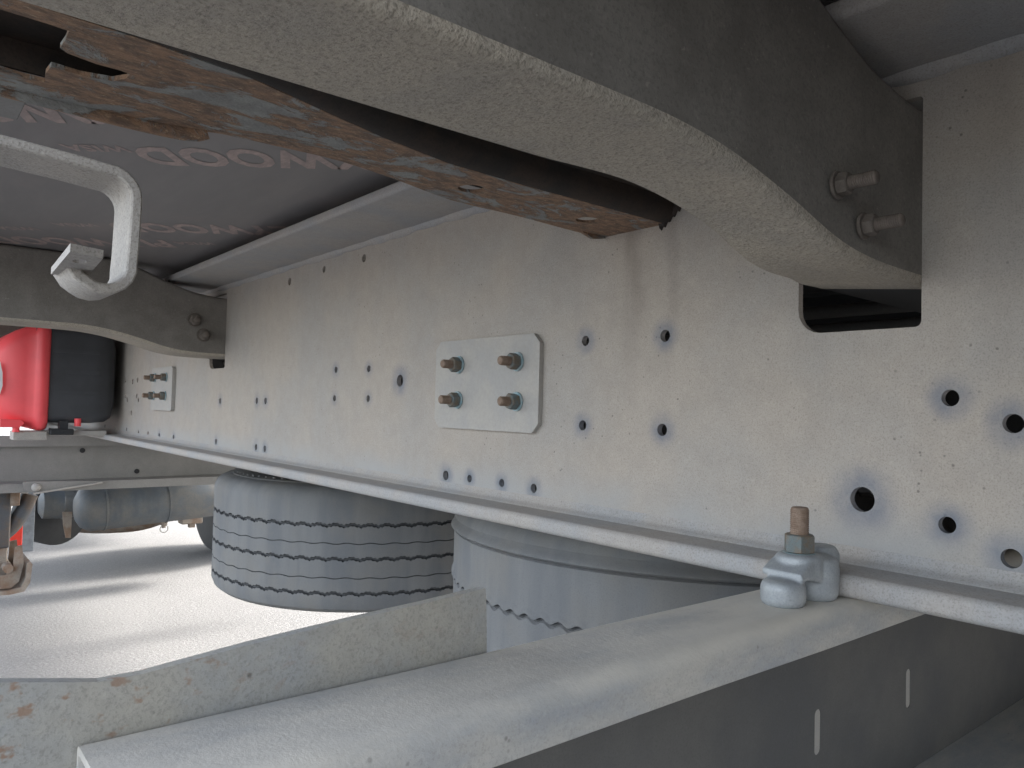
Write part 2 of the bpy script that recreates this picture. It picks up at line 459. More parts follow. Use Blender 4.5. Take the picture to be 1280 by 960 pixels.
YF = [(-.1, .421), (.36, .414), (.44, .397), (.52, .391), (.60, .399), (.68, .408), (.76, .430), (2.7, .430)]
def cross_member(y0, ye, x0=.0, x1=2.68, label=None, taper=0):
    xs = []; x = x0
    while x < x1 - 1e-6:
        xs.append(x); x += .012 if .3 < x < .8 else .08
    xs.append(x1)
    t = .006; r = .009
    Lw, Lf, Lt = [], [], []
    for x in xs:
        zb = lin(ZB, x); zt = lin(ZT, x)
        y1 = lin(YF, x) if taper else ye
        dz = lin([(.5, 0), (.62, .002), (.70, .008), (.76, .0115), (.80, .0115)], x) if taper else 0
        # web sheet
        Lw.append([Vector((x, y0, zb + r)), Vector((x, y0, zt - r)), Vector((x, y0 + t, zt - r)), Vector((x, y0 + t, zb + r))])
        arc = [(y0 + r - r * math.cos(a), zb + r - r * math.sin(a)) for a in [PI / 2 * k / 5 for k in range(6)]]
        ins = [(y0 + r - (r - t) * math.cos(a), zb + r - (r - t) * math.sin(a)) for a in [PI / 2 * k / 5 for k in range(6)]][::-1]
        Lf.append([Vector((x, p[0], p[1])) for p in arc + [(y1 - .002, zb + dz), (y1, zb + .002 + dz), (y1, zb + t + dz)] + ins])
        arc = [(y0 + r - r * math.cos(a), zt - r + r * math.sin(a)) for a in [PI / 2 * k / 5 for k in range(6)]]
        ins = [(y0 + r - (r - t) * math.cos(a), zt - r + (r - t) * math.sin(a)) for a in [PI / 2 * k / 5 for k in range(6)]][::-1]
        Lt.append([Vector((x, p[0], p[1])) for p in arc + [(y1, zt), (y1, zt - t)] + ins])
    bm = bmesh.new(); loft(bm, [q for q in Lw if q[0].x < .79])
    cm = obj('cross_member', bm, M['memberweb'], T, label=label, smooth=40)
    bm = bmesh.new(); loft(bm, [q for q in Lf if q[0].x < .79]); obj('bottom_flange', bm, M['member'], cm, smooth=40)
    bm = bmesh.new(); loft(bm, [q for q in Lw if q[0].x > .77]); loft(bm, [q for q in Lf if q[0].x > .77]); obj('inner_section_shaded', bm, M['shadesteel'], cm, smooth=40)  # part beyond the web, shade between the girders put into its colour
    bm = bmesh.new(); loft(bm, Lt); obj('top_flange', bm, M['memberweb'], cm, smooth=40)
    return cm
cm1 = cross_member(.313, .436, taper=1, label='near cross member, gritty sand-coloured underside and brown face toned dark for shade')
cm2 = cross_member(2.24, 2.373, label='far cross member above the red box')
cm3 = cross_member(4.17, 4.29)
cm4 = cross_member(6.1, 6.22)
cm5 = cross_member(-1.61, -1.49)

# --- bolts -----------------------------------------------------------------
def thread_prof(r, h0, h1, pitch=.0018, depth=.0007):
    out = [(r - depth, h0)]; h = h0
    while h + pitch < h1 - .001:
        out += [(r - depth, h + pitch * .12), (r, h + pitch * .5), (r - depth, h + pitch * .88)]; h += pitch
    out += [(r - depth, h1 - .0012), (r - depth - .0012, h1)]
    return out
def hexnut(bm, o, axis, af, h0, h1, rot=0.3):
    x, y, z = frame_of(axis); o = Vector(o); rc = af / math.cos(PI / 6) / 2
    def ring(r, h, clampr=None):
        pts = []
        for k in range(24):
            a = 2 * PI * k / 24 + rot
            s = (a - rot) % (PI / 3) - PI / 6
            rr = af / 2 / math.cos(s) if clampr is None else min(clampr, af / 2 / math.cos(s))
            pts.append(o + x * (rr * math.cos(a)) + y * (rr * math.sin(a)) + z * h)
        return pts
    return loft(bm, [ring(rc, h0, af / 2 * .97), ring(rc, h0 + .0008), ring(rc, h1 - .0018), ring(rc, h1 - .0009, af / 2 * 1.08), ring(rc, h1, af / 2 * .93)])
def bolt(parent, o, axis, r, nut_af, washer_r, base, nut_h, tip, wash_t=.003, rot=.3, washer=True, mats=('zinc', 'nut', 'threads')):
    if washer:
        bm = bmesh.new(); lathe(bm, [(washer_r - .0006, base), (washer_r, base + .0006), (washer_r, base + wash_t - .0006), (washer_r - .0006, base + wash_t)], o, axis, 32)
        obj('washer', bm, M[mats[0]], parent, smooth=40)
        b = base + wash_t
    else: b = base
    bm = bmesh.new(); hexnut(bm, o, axis, nut_af, b, b + nut_h, rot); obj('nut', bm, M[mats[1]], parent, smooth=30)
    bm = bmesh.new(); lathe(bm, thread_prof(r, b + nut_h * .5, tip), o, axis, 22); obj('bolt', bm, M[mats[2]], parent, smooth=50)

def splice(y0, y1, z0, z1, t, ch, bolts, label, k=1.0):
    out = [(y0, z0 + ch), (y0 + ch, z0), (y1 - ch, z0), (y1, z0 + ch), (y1, z1 - ch), (y1 - ch, z1), (y0 + ch, z1), (y0, z1 - ch)]
    p = obj('joint_plate', plate(out, [], 0, WEBX - t, WEBX - .0005), M['plate'], T, label=label)
    for i, (y, z) in enumerate(bolts):
        bolt(p, (WEBX - t, y, z), (-1, 0, 0), .0074 * k, .0222 * k, .0150 * k, 0, .014 * k, (.036 + .0015 * random.uniform(-1, 1)) * k, rot=random.uniform(0, 1))
    return p
# bolts of the near plate, read at their washers
splice(.852, 1.128, -.036, .114, .008, .014, [tuple(at(u, v, 0, WEBX - .010))[1:] for u, v in ((573, 456), (571, 500), (646, 452), (645, 502))],
       'bolted joint plate with four rusty bolts in the middle of the girder')
splice(2.715, 2.97, -.037, .114, .012, .008, [(2.925, .078), (2.935, .014), (2.785, .078), (2.79, .014)],
       'small far joint plate with four bolts near the black box', 1.1)

# bolts on the faces of the cross members
cb = [at(1045, 232, 1, .311), at(1078, 283, 1, .311)]
for i, p in enumerate(cb):
    bolt(cm1, p, (0, -1, 0), .0058, .0165, .0115, 0, .009, .034 if i < 2 else .018, rot=.2 + i, mats=('oldnut', 'oldnut', 'oldthread'))
for u, v in ((243, 400), (254, 419)):
    bolt(cm2, at(u, v, 1, 2.238), (0, -1, 0), .008, .026, .019, 0, .016, .032, rot=.5, mats=('oldnut', 'oldnut', 'oldthread'))

# --- plywood floor -----------------------------------------------------------
FZ = .3755
seams = [-1.3, .545 - 1.2, 2.905, 5.4, 6.4]
floors = []
for a, b in zip((-.8, 2.9, 5.4, -6.0), (2.896, 5.396, 7.9, -.804)):
    bm = bmesh.new(); box(bm, .0, 2.68, a, b, FZ, FZ + .028)
    floors.append(obj('floor_panel', bm, M['plywood'], T, label='dark plywood floor printed with pale lettering' if a == -.8 else None))
def lettering(txt, org, size, width, anchor):
    cu = bpy.data.curves.new('lettering', 'FONT'); cu.body = txt; cu.size = size; cu.space_character = 1.06
    cu.offset = .0042 if size > .05 else .0012
    cu.resolution_u = 3
    o = bpy.data.objects.new('tmp', cu); COL.objects.link(o)
    me = bpy.data.meshes.new_from_object(o.evaluated_get(bpy.context.evaluated_depsgraph_get())); bpy.data.objects.remove(o)
    rx = Vector((-.767, .641, 0)).normalized(); ry = Vector((.641, .767, 0)).normalized()
    xa = min(v.co.x for v in me.vertices); xb = max(v.co.x for v in me.vertices); sx = width / (xb - xa)
    for v in me.vertices:
        x, y = (v.co.x - (xa if anchor == 'start' else xb)) * sx, v.co.y
        p = Vector(org) + rx * x + ry * y
        v.co = (p.x, p.y, FZ - .0006)
    obj('lettering', me, M['ink'], floors[0])
rx = Vector((-.767, .641, 0)).normalized(); ry = Vector((.641, .767, 0)).normalized()
def word(px, anchor, txt='PLYWOOD', size=.114, width=.44):
    a = at(*px, 2, FZ)
    lettering(txt, (a.x, a.y, 0), size, width, anchor)
word((158, 184), 'end'); word((155, 182), 'start', 'WISA', .040, .098)
word((212, 127), 'start')
word((128, 278), 'end'); word((118, 279.5), 'start', 'WISA', .040, .098); word((43, 284), 'start', 'WISA', .040, .098)
word((203, 300), 'start'); word((266, 303), 'start', 'WISA', .040, .098)

# --- rusty pressed channel under the floor -------------------------------------
rz = .240
def rust_channel():
    # bottom sheet with slots; near side turned up, far edge with a torn finger
    far = [(.80, .720), (.74, .735), (.69, .735), (.60, .728), (.50, .727), (.42, .705), (.34, .688), (.27, .690), (.225, .693), (.205, .700), (.20, .712), (.05, .712), (.0, .712)]
    fs = smoothpath([(p[0], p[1], 0) for p in far[:9]], 3)
    near = [(.0, .544), (.12, .548), (.20, .558), (.264, .578), (.335, .600), (.42, .619), (.52, .6235), (.80, .6255)]
    out = near + [(p.x, p.y) for p in fs] + far[9:]
    def oval(u, v, a, b):
        c = at(u, v, 2, rz); return [(c.x + a * math.cos(t), c.y + b * math.sin(t)) for t in [2 * PI * k / 18 for k in range(18)]][::-1]
    slot1 = [tuple(at(u, v, 2, rz))[:2] for u, v in [(-12, 8), (60, 30), (86, 39), (82, 50), (75, 60), (85, 67), (120, 80), (150, 88), (163, 93), (158, 98), (140, 101), (100, 94), (64, 83), (57, 92), (56, 103), (30, 97), (-12, 84)]]
    hs = [slot1, oval(589, 236, .0145, .0145), oval(734, 275, .0145, .0145)]
    p = obj('rusty_channel', plate(out, hs, 2, rz, rz + .0035), M['rust'], T, label='rusty slotted channel with flaking grey paint')
    # near side with rounded foot
    L = []
    for i in range(40):
        x = .0 + .757 * i / 39; ny = lin(near, x)
        q = [(ny, rz + .0003)] + [(ny - .018 * math.sin(a), rz + .018 - .018 * math.cos(a)) for a in [PI / 2 * k / 6 for k in range(1, 7)]] + [(ny - .018, .33), (ny - .012, .33), (ny - .012, rz + .02), (ny, rz + .0055)]
        L.append([Vector((x, a, b)) for a, b in q])
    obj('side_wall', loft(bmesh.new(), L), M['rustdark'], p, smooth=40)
    bm = bmesh.new(); box(bm, .0, .757, .678, .681, rz + .006, .268); obj('side_wall', bm, M['rustdark'], p)  # dark wall added so no light shows through the slot
    # rolled lip on the far edge that ends in a finger
    pts = smoothpath([(.0, .716, rz + .004), (.08, .716, rz + .002), (.16, .712, rz - .001), (.20, .705, rz - .002), (.214, .700, rz + .002)], 6)
    bm = bmesh.new(); tube(bm, pts, .0075, 12); obj('rolled_edge', bm, M['rust'], p, smooth=60)
    # dark sheet added to give the shade inside the channel
    bm = bmesh.new(); box(bm, .0, .757, .56, .735, .268, .274); obj('shade_sheet', bm, M['rustdark'], p)
    # weld at the girder
    bm = bmesh.new()
    L = []
    for k in range(22):
        t = k / 21; a = Vector((.757, .600, .262 + .055 * t)); w = .006 + .0018 * math.sin(k * 1.9)
        L.append([a + Vector((w * .3 - w * math.cos(q), w * math.sin(q) * 1.2, 0)) for q in [PI * 2 * j / 8 for j in range(8)]])
    loft(bm, L)
    L = []
    for k in range(16):
        t = k / 15; a = Vector((.757, .60 + .03 * t, .262 - .022 * t)); w = .006 + .0016 * math.sin(k * 1.7)
        L.append([a + Vector((w * .3 - w * math.cos(q), 0, w * math.sin(q) * 1.2)) for q in [PI * 2 * j / 8 for j in range(8)]])
    loft(bm, L)
    obj('weld_bead', bm, M['rustdark'], p, smooth=60)
    # small tab hanging off the end
    pp = [at(725, 289, 1, .732), at(742, 303, 1, .732), at(768, 291, 1, .70)]
    bm = bmesh.new(); plate([(.712, .2398), (.735, .2335), (.758, .2375), (.758, .2398)], [], 1, .728, .733, bm)
    obj('end_tab', bm, M['rust'], p)
    return p
rust_channel()

# small grey bracket behind the rusty channel at the left
c = at(22, 151, 2, .335); bm = bmesh.new(); box(bm, c.x - .2, c.x, c.y - .12, c.y, .335, .3745, .002)
br = obj('floor_bracket', bm, M['farmetal'], T)
bm = bmesh.new(); box(bm, -.05, .17, 4.60, 4.68, .3, .37); bm.free()

# --- flat-bar hook ------------------------------------------------------------
def hook():
    path = [(-.02, .173), (.01, .1715), (.052, .1685), (.095, .1655), (.118, .1632)]
    c = Vector((.118, .145)); r = .0185
    path += [(c.x + r * math.sin(R(a)), c.y + r * math.cos(R(a))) for a in (15, 30, 45, 60, 75, 90)]
    path += [(.1362, .130), (.1358, .112), (.1350, .098)]
    c = Vector((.1175, .0955)); r = .0178
    path += [(c.x + r * math.cos(R(a)), c.y + r * math.sin(R(a))) for a in (-12, -30, -50, -70, -90, -110, -130)]
    path += [(.1010, .0855), (.0985, .0895), (.0965, .0925)]
    t = .0037; L = []
    pts = [Vector((p[0], 0, p[1])) for p in path]
    for i, p in enumerate(pts):
        d = (pts[min(i + 1, len(pts) - 1)] - pts[max(i - 1, 0)]).normalized(); nn = Vector((d.z, 0, -d.x))
        ya, yb = .6, .655
        b = .0012
        L.append([p + nn * (t - b) + Vector((0, ya, 0)), p + nn * t + Vector((0, ya + b, 0)), p + nn * t + Vector((0, yb - b, 0)), p + nn * (t - b) + Vector((0, yb, 0)),
                  p - nn * (t - b) + Vector((0, yb, 0)), p - nn * t + Vector((0, yb - b, 0)), p - nn * t + Vector((0, ya + b, 0)), p - nn * (t - b) + Vector((0, ya, 0))])
    bm = bmesh.new(); loft(bm, L)
    h = obj('hook_bracket', bm, M['hook'], T, label='bent flat-bar hook hanging at the left, with a drilled tab on its end', smooth=30)
    o = [(.0845, .532), (.1045, .541), (.1115, .622), (.0905, .643)]
    sl = [(.0955 + .0042 * math.cos(a), .566 + .008 * math.sin(a)) for a in [2 * PI * k / 14 for k in range(14)]][::-1]
    obj('tab', plate(o, [sl], 2, .0893, .0945), M['hook'], h)
    return h
hook()

# --- landing-gear cross beam and the things far back ------------------------------
LY = 4.15
prof = [(LY, -.183), (LY, -.232), (LY + .005, -.232), (LY + .005, -.189), (LY + .03, -.189), (LY + .03, -.392), (LY - .055, -.397), (LY - .055, -.437), (LY - .049, -.437), (LY - .049, -.403), (LY + .036, -.398), (LY + .036, -.183)]
lb = obj('leg_beam', prism(prof, 0, .2, 2.5), M['farmetal'], T, label='grey channel across the trailer above the landing leg')
gp = [at(u, v, 1, LY - .07) for u, v in ((28, 602), (132, 601), (126, 605), (44, 617), (30, 612))]
gusset = obj('gusset', plate([(p.x, p.z) for p in gp], [], 1, LY - .073, LY - .066), M['farmetal'], lb)
e0, e1 = at(42, 617, 1, LY - .08), at(128, 603, 1, LY - .08)
bm = bmesh.new(); tube(bm, [e0, e1], .0045, 8); obj('gusset_rib', bm, M['plate'], lb)
bm = bmesh.new(); c = at(45, 609, 1, LY - .073); lathe(bm, [(.019, 0), (.019, .008), (.013, .016), (.006, .018)], c, (0, -1, 0), 20)
obj('bolt', bm, M['plate'], lb, smooth=40)
for u, v in ((103, 563), (171, 589)):
    c = at(u, v, 1, LY + .03); bm = bmesh.new(); lathe(bm, [(.012, 0), (.012, .004)], c, (0, -1, 0), 16); obj('plug', bm, M['black'], lb)

def vq(u, v, y): return at(u, v, 1, y)
# landing leg
yl = 4.25
a, b = vq(-40, 600, yl), vq(14, 600, yl)
bm = bmesh.new(); box(bm, a.x, b.x, yl - .06, yl + .06, -.70, -.30, .01)
leg = obj('landing_leg', bm, M['leg'], T, label='dark oily landing leg with a rusty foot', smooth=40)
bm = bmesh.new(); box(bm, a.x + .02, b.x - .005, yl - .045, yl + .045, -.90, -.69, .008); obj('inner_tube', bm, M['foot'], leg, smooth=40)
bm = bmesh.new(); tube(bm, smoothpath([vq(38, 618, yl), vq(30, 636, yl), vq(18, 655, yl), vq(4, 668, yl)], 5), .034, 12); obj('hose', bm, M['leg'], leg, smooth=60)
bm = bmesh.new(); box(bm, *sorted((vq(14, 600, yl - .07).x, vq(26, 600, yl - .07).x)), yl - .08, yl - .03, vq(20, 632, yl - .07).z, vq(20, 603, yl - .07).z, .004); obj('mount_plate', bm, M['foot'], leg, smooth=40)
bm = bmesh.new(); box(bm, *sorted((vq(26, 600, yl - .08).x, vq(36, 600, yl - .08).x)), yl - .09, yl - .04, vq(20, 617, yl - .07).z, vq(20, 602, yl - .07).z, .004); obj('mount_plate', bm, M['plate'], leg, smooth=40)
# foot: two curved side cheeks, a sole and a pin
def cheek(y):
    P = [vq(u, v, yl) for u, v in ((15, 680), (24, 678), (26, 700), (20, 722), (10, 730), (-30, 733), (-60, 725), (-60, 712), (-20, 716), (4, 714), (13, 703))]
    return plate([(p.x, p.z) for p in P], [], 1, y, y + .012)
foot = None
for y in (yl - .10, yl + .08):
    obj('foot_cheek', cheek(y), M['foot'], leg)
P = [vq(u, v, yl) for u, v in ((33, 696), (36, 700), (33, 722), (26, 733), (8, 737), (-60, 742), (-60, 738), (6, 732), (22, 728), (28, 716), (29, 700))]
obj('foot_sole', plate([(p.x, p.z) for p in P], [], 1, yl - .12, yl + .12), M['foot'], leg)
bm = bmesh.new(); lathe(bm, [(.02, -.13), (.02, .13)], vq(6, 705, yl), (0, 1, 0), 14); obj('foot_pin', bm, M['foot'], leg)

# air tank
ty = 5.2
c0, c1 = vq(112, 635, ty), vq(300, 615, ty)
tr = .140
ax = (c1 - c0).normalized()
bm = bmesh.new(); ln = (c1 - c0).length
lathe(bm, [(.02, -.085), (.07, -.078), (.11, -.055), (.130, -.025), (tr, .0), (tr, ln), (.12, ln + .05), (.05, ln + .08)], c0, ax, 32)
tank = obj('air_tank', bm, M['tank'], T, label='dusty blue-grey air tank behind the spare tyre', smooth=30)
for u in (105 + 22, 205):
    c = c0 + ax * ((vq(u, 640, ty) - c0).length)
    bm = bmesh.new(); lathe(bm, [(tr + .002, -.006), (tr + .005, -.005), (tr + .005, .005), (tr + .002, .006)], c, ax, 32); obj('band', bm, M['tank'], tank, smooth=40)
c = vq(205, 650, ty); bm = bmesh.new(); lathe(bm, [(.022, 0), (.022, -.03), (.012, -.035), (.012, -.05)], c, (0, 0, 1), 12); obj('drain_valve', bm, M['foot'], tank)
c = vq(205, 661, ty); bm = bmesh.new()
tube(bm, [c + Vector((.024 * math.cos(t), 0, .024 * math.sin(t))) for t in [2 * PI * k / 16 for k in range(17)]], .003, 6); obj('pull_ring', bm, M['plate'], tank)
# brake chamber, axle and suspension behind
c = vq(76, 630, 5.5); bm = bmesh.new(); lathe(bm, [(.05, -.12), (.085, -.10), (.09, .0), (.095, .01), (.09, .02), (.085, .1), (.05, .12)], c, (1, 0, 0), 24)
obj('brake_chamber', bm, M['tank'], T, smooth=40)
bm = bmesh.new(); c = vq(62, 642, 5.7); lathe(bm, [(.10, -.10), (.185, -.10), (.19, -.09), (.19, .10), (.10, .12)], c, (.35, -1, 0), 32)
obj('brake_drum', bm, M['black'], T, smooth=40)
P = [vq(u, v, 5.4) for u, v in ((78, 640), (90, 640), (88, 672), (82, 672), (79, 656))]
obj('hanger_bracket', plate([(p.x, p.z) for p in P], [], 1, 5.39, 5.41), M['foot'], T)
bm = bmesh.new(); tube(bm, smoothpath([vq(60, 643, 6), vq(100, 652, 6), vq(145, 653, 6), vq(185, 648, 6), vq(240, 628, 6), vq(330, 615, 6)], 5), .075, 16)
obj('axle', bm, M['foot'], T, smooth=60)
bm = bmesh.new(); a, b = vq(225, 640, 5.6), vq(251, 653, 5.6); box(bm, a.x, b.x, 5.55, 5.65, b.z, a.z, .01); box(bm, vq(236, 650, 5.6).x, vq(243, 650, 5.6).x, 5.58, 5.62, vq(240, 659, 5.6).z, b.z + .01)
obj('spring_clip', bm, M['foot'], T)
bm = bmesh.new(); lathe(bm, [(.27, -.15), (.42, -.16), (.48, -.15), (.50, -.12), (.502, 0), (.50, .12), (.48, .15), (.42, .16), (.27, .15)], (2.12, 6.0, -.65), (1, 0, 0), 64)
obj('road_wheel', bm, M['black'], T, smooth=40)
bm = bmesh.new(); box(bm, 1.15, 2.5, 6.75, 8.3, -.42, -.20, .01)
obj('shade_frame_box', bm, M['black'], T)  # added box that throws a shadow onto the far ground
# mud flap and reflector
a, b = vq(27, 630, 4.9), vq(41, 688, 4.9)
bm = bmesh.new(); box(bm, a.x, b.x, 4.88, 4.9, b.z, -.35, .003); obj('mud_flap', bm, M['flap'], T)
a, b = vq(13, 653, 4.6), vq(27, 681, 4.6)
bm = bmesh.new(); box(bm, a.x, b.x, 4.58, 4.60, b.z, a.z, .004); obj('red_reflector', bm, M['lens'], T)

# side members of the deck (out of sight of the photograph's frame but they shade it)
for x, z in ((-.05, .345), (2.68, .20)):
    bm = bmesh.new(); box(bm, x, x + .06, -6.0, 7.9, z, .42, .004); obj('side_rail', bm, M['farmetal'], T)
bm = bmesh.new(); box(bm, 2.25, 2.66, -2.4, 2.3, -.62, .19, .01)
obj('shade_locker', bm, M['blackbox'], T)  # added unseen locker that darkens the space between the girders
bm = bmesh.new(); box(bm, .0, .68, -1.6, -.2, -.06, .365, .01)
obj('shade_locker', bm, M['blackbox'], T)  # added unseen locker that keeps light off the upper web
# longitudinal pipes between the girders, seen through the slot
for x, z, r in ((1.42, .205, .013), (1.44, .175, .010)):
    bm = bmesh.new(); tube(bm, [(x, -6, z), (x, 7.3, z)], r, 12); obj('air_pipe', bm, M['fardark'], T, smooth=60)

# ------------------------------------------------------------------ wheel carrier rail
W = empty('wheel_carrier', (.5, .38, -.43))
tag(W, 'galvanised carrier rail under the girder and clamp, with an upright plate behind it', 'carrier rail')
yf, yb, zt = .3385, .420, -.1675
r = .017; t = .004
arc = [(yf + r - r * math.cos(a), zt - r + r * math.sin(a)) for a in [PI / 2 * k / 8 for k in range(9)]]
arc2 = [(yb - .004 + .004 * math.sin(a), zt - .004 + .004 * math.cos(a)) for a in [PI / 2 * k / 4 for k in range(5)]]
ri = r - t
arci = [(yf + r - ri * math.cos(a), zt - r + ri * math.sin(a)) for a in [PI / 2 * k / 8 for k in range(9)]]
top = [(yf, -.2005), (yf, zt - r - .001)] + arc + [(yf + r + .002, zt), (yb - .006, zt)] + arc2 + [(yb, -.180), (yb - t, -.180), (yb - t, zt - t)] + arci[::-1] + [(yf + t, -.2005), (yf + t * .5, -.202)]
bm = bmesh.new()
NS = 90; L = []
for k in range(NS + 1):
    x = .079 + (2.05 - .079) * k / NS
    w = .0003 * math.sin(x * 17)
    L.append([Vector((x, p[0] + w, p[1] + w * .5)) for p in top])
loft(bm, L)
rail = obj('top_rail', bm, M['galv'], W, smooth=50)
sl = []
for x in (.348, .7665, .9805, 1.40):
    sl.append(rrect(x - .0060, x + .0060, -.353, -.306, .0058, 4)[::-1])
bw = obj('slotted_web', plate([(.079, -.43), (2.05, -.43), (2.05, -.1805), (.079, -.1805)], sl, 1, yb - .0042, yb - .0002), M['galvshade'], rail,
         label='back wall of the rail, coloured dark for shade, with upright slots')
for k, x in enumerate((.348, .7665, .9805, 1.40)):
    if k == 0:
        bm = bmesh.new(); box(bm, x - .0045, x + .0085, yb - .0035, yb + .001, -.3535, -.3055); plug = obj('slot_light_strip', bm, M['plate'], rail)  # pale strip added so the slot looks lit from behind
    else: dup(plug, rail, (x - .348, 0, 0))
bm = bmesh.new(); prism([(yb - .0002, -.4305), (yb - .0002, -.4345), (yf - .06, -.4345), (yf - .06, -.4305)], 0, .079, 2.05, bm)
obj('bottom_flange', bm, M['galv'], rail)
# upright plate
pts = [(0 - 60, 846), (0, 845), (60, 845), (118, 845), (170, 836), (300, 801), (430, 770), (520, 750), (590, 733), (596, 731), (597, 770), (597, 830)]
P = [at(u, v, 1, .432) for u, v in pts]
out = [(p.x, p.z) for p in P] + [(P[-1].x, -.26), (-.02, -.30)]
obj('upright_plate', plate(out, [], 1, .4215, .4245 + .004), M['upright'], W, label='upright galvanised plate with brown rust spots')

# ------------------------------------------------------------------ beam clamp
CL = empty('beam_clamp', (.645, .372, -.1675))
tag(CL, 'cast beam clamp with rusty bolt and blue-tinted nut, gripping the girder edge', 'clamp')
def clamp_body():
    bm = bmesh.new()
    cx, cy = .655, .375
    def add_cyl(x, y, r, z0, z1): lathe(bm, [(r, z0), (r, z1)], (x, y, 0), (0, 0, 1), 32)
    lathe(bm, [(.0175, -.168), (.0195, -.164), (.0195, -.152), (.0175, -.1475), (.013, -.1455), (.006, -.145)], (cx - .030, cy - .002, 0), (0, 0, 1), 32)
    lathe(bm, [(.019, -.146), (.0215, -.143), (.0205, -.128), (.0165, -.1255)], (cx, cy, 0), (0, 0, 1), 32)
    loft(bm, [[Vector((x, y, z)) for y, z in ((cy - .021, z0), (cy + .020, z0), (cy + .020, z1), (cy - .019, z1))] for x, z0, z1 in ((cx - .030, -.1445, -.139), (cx - .014, -.146, -.131), (cx + .012, -.152, -.128))])
    lathe(bm, [(.019, -.168), (.0215, -.163), (.0225, -.140), (.020, -.131), (.012, -.128)], (cx + .019, cy - .004, 0), (0, 0, 1), 32)
    lathe(bm, [(.016, -.146), (.017, -.130), (.013, -.123), (.006, -.1215)], (cx + .042, cy + .002, 0), (0, 0, 1), 32)
    me = bpy.data.meshes.new('t'); bm.to_mesh(me); bm.free()
    o = bpy.data.objects.new('t', me); COL.objects.link(o)
    m = o.modifiers.new('r', 'REMESH'); m.mode = 'VOXEL'; m.voxel_size = .0013
    s = o.modifiers.new('s', 'SMOOTH'); s.iterations = 9; s.factor = .6
    me2 = bpy.data.meshes.new_from_object(o.evaluated_get(bpy.context.evaluated_depsgraph_get())); bpy.data.objects.remove(o)
    return me2
me = clamp_body()
obj('clamp_body', me, M['cast'], CL, smooth=70)
bolt(CL, (.6555, .3755, -.1265), (0, 0, 1), .0085, .0245, .0145, 0, .0165, .0425, wash_t=.0015, rot=.9)

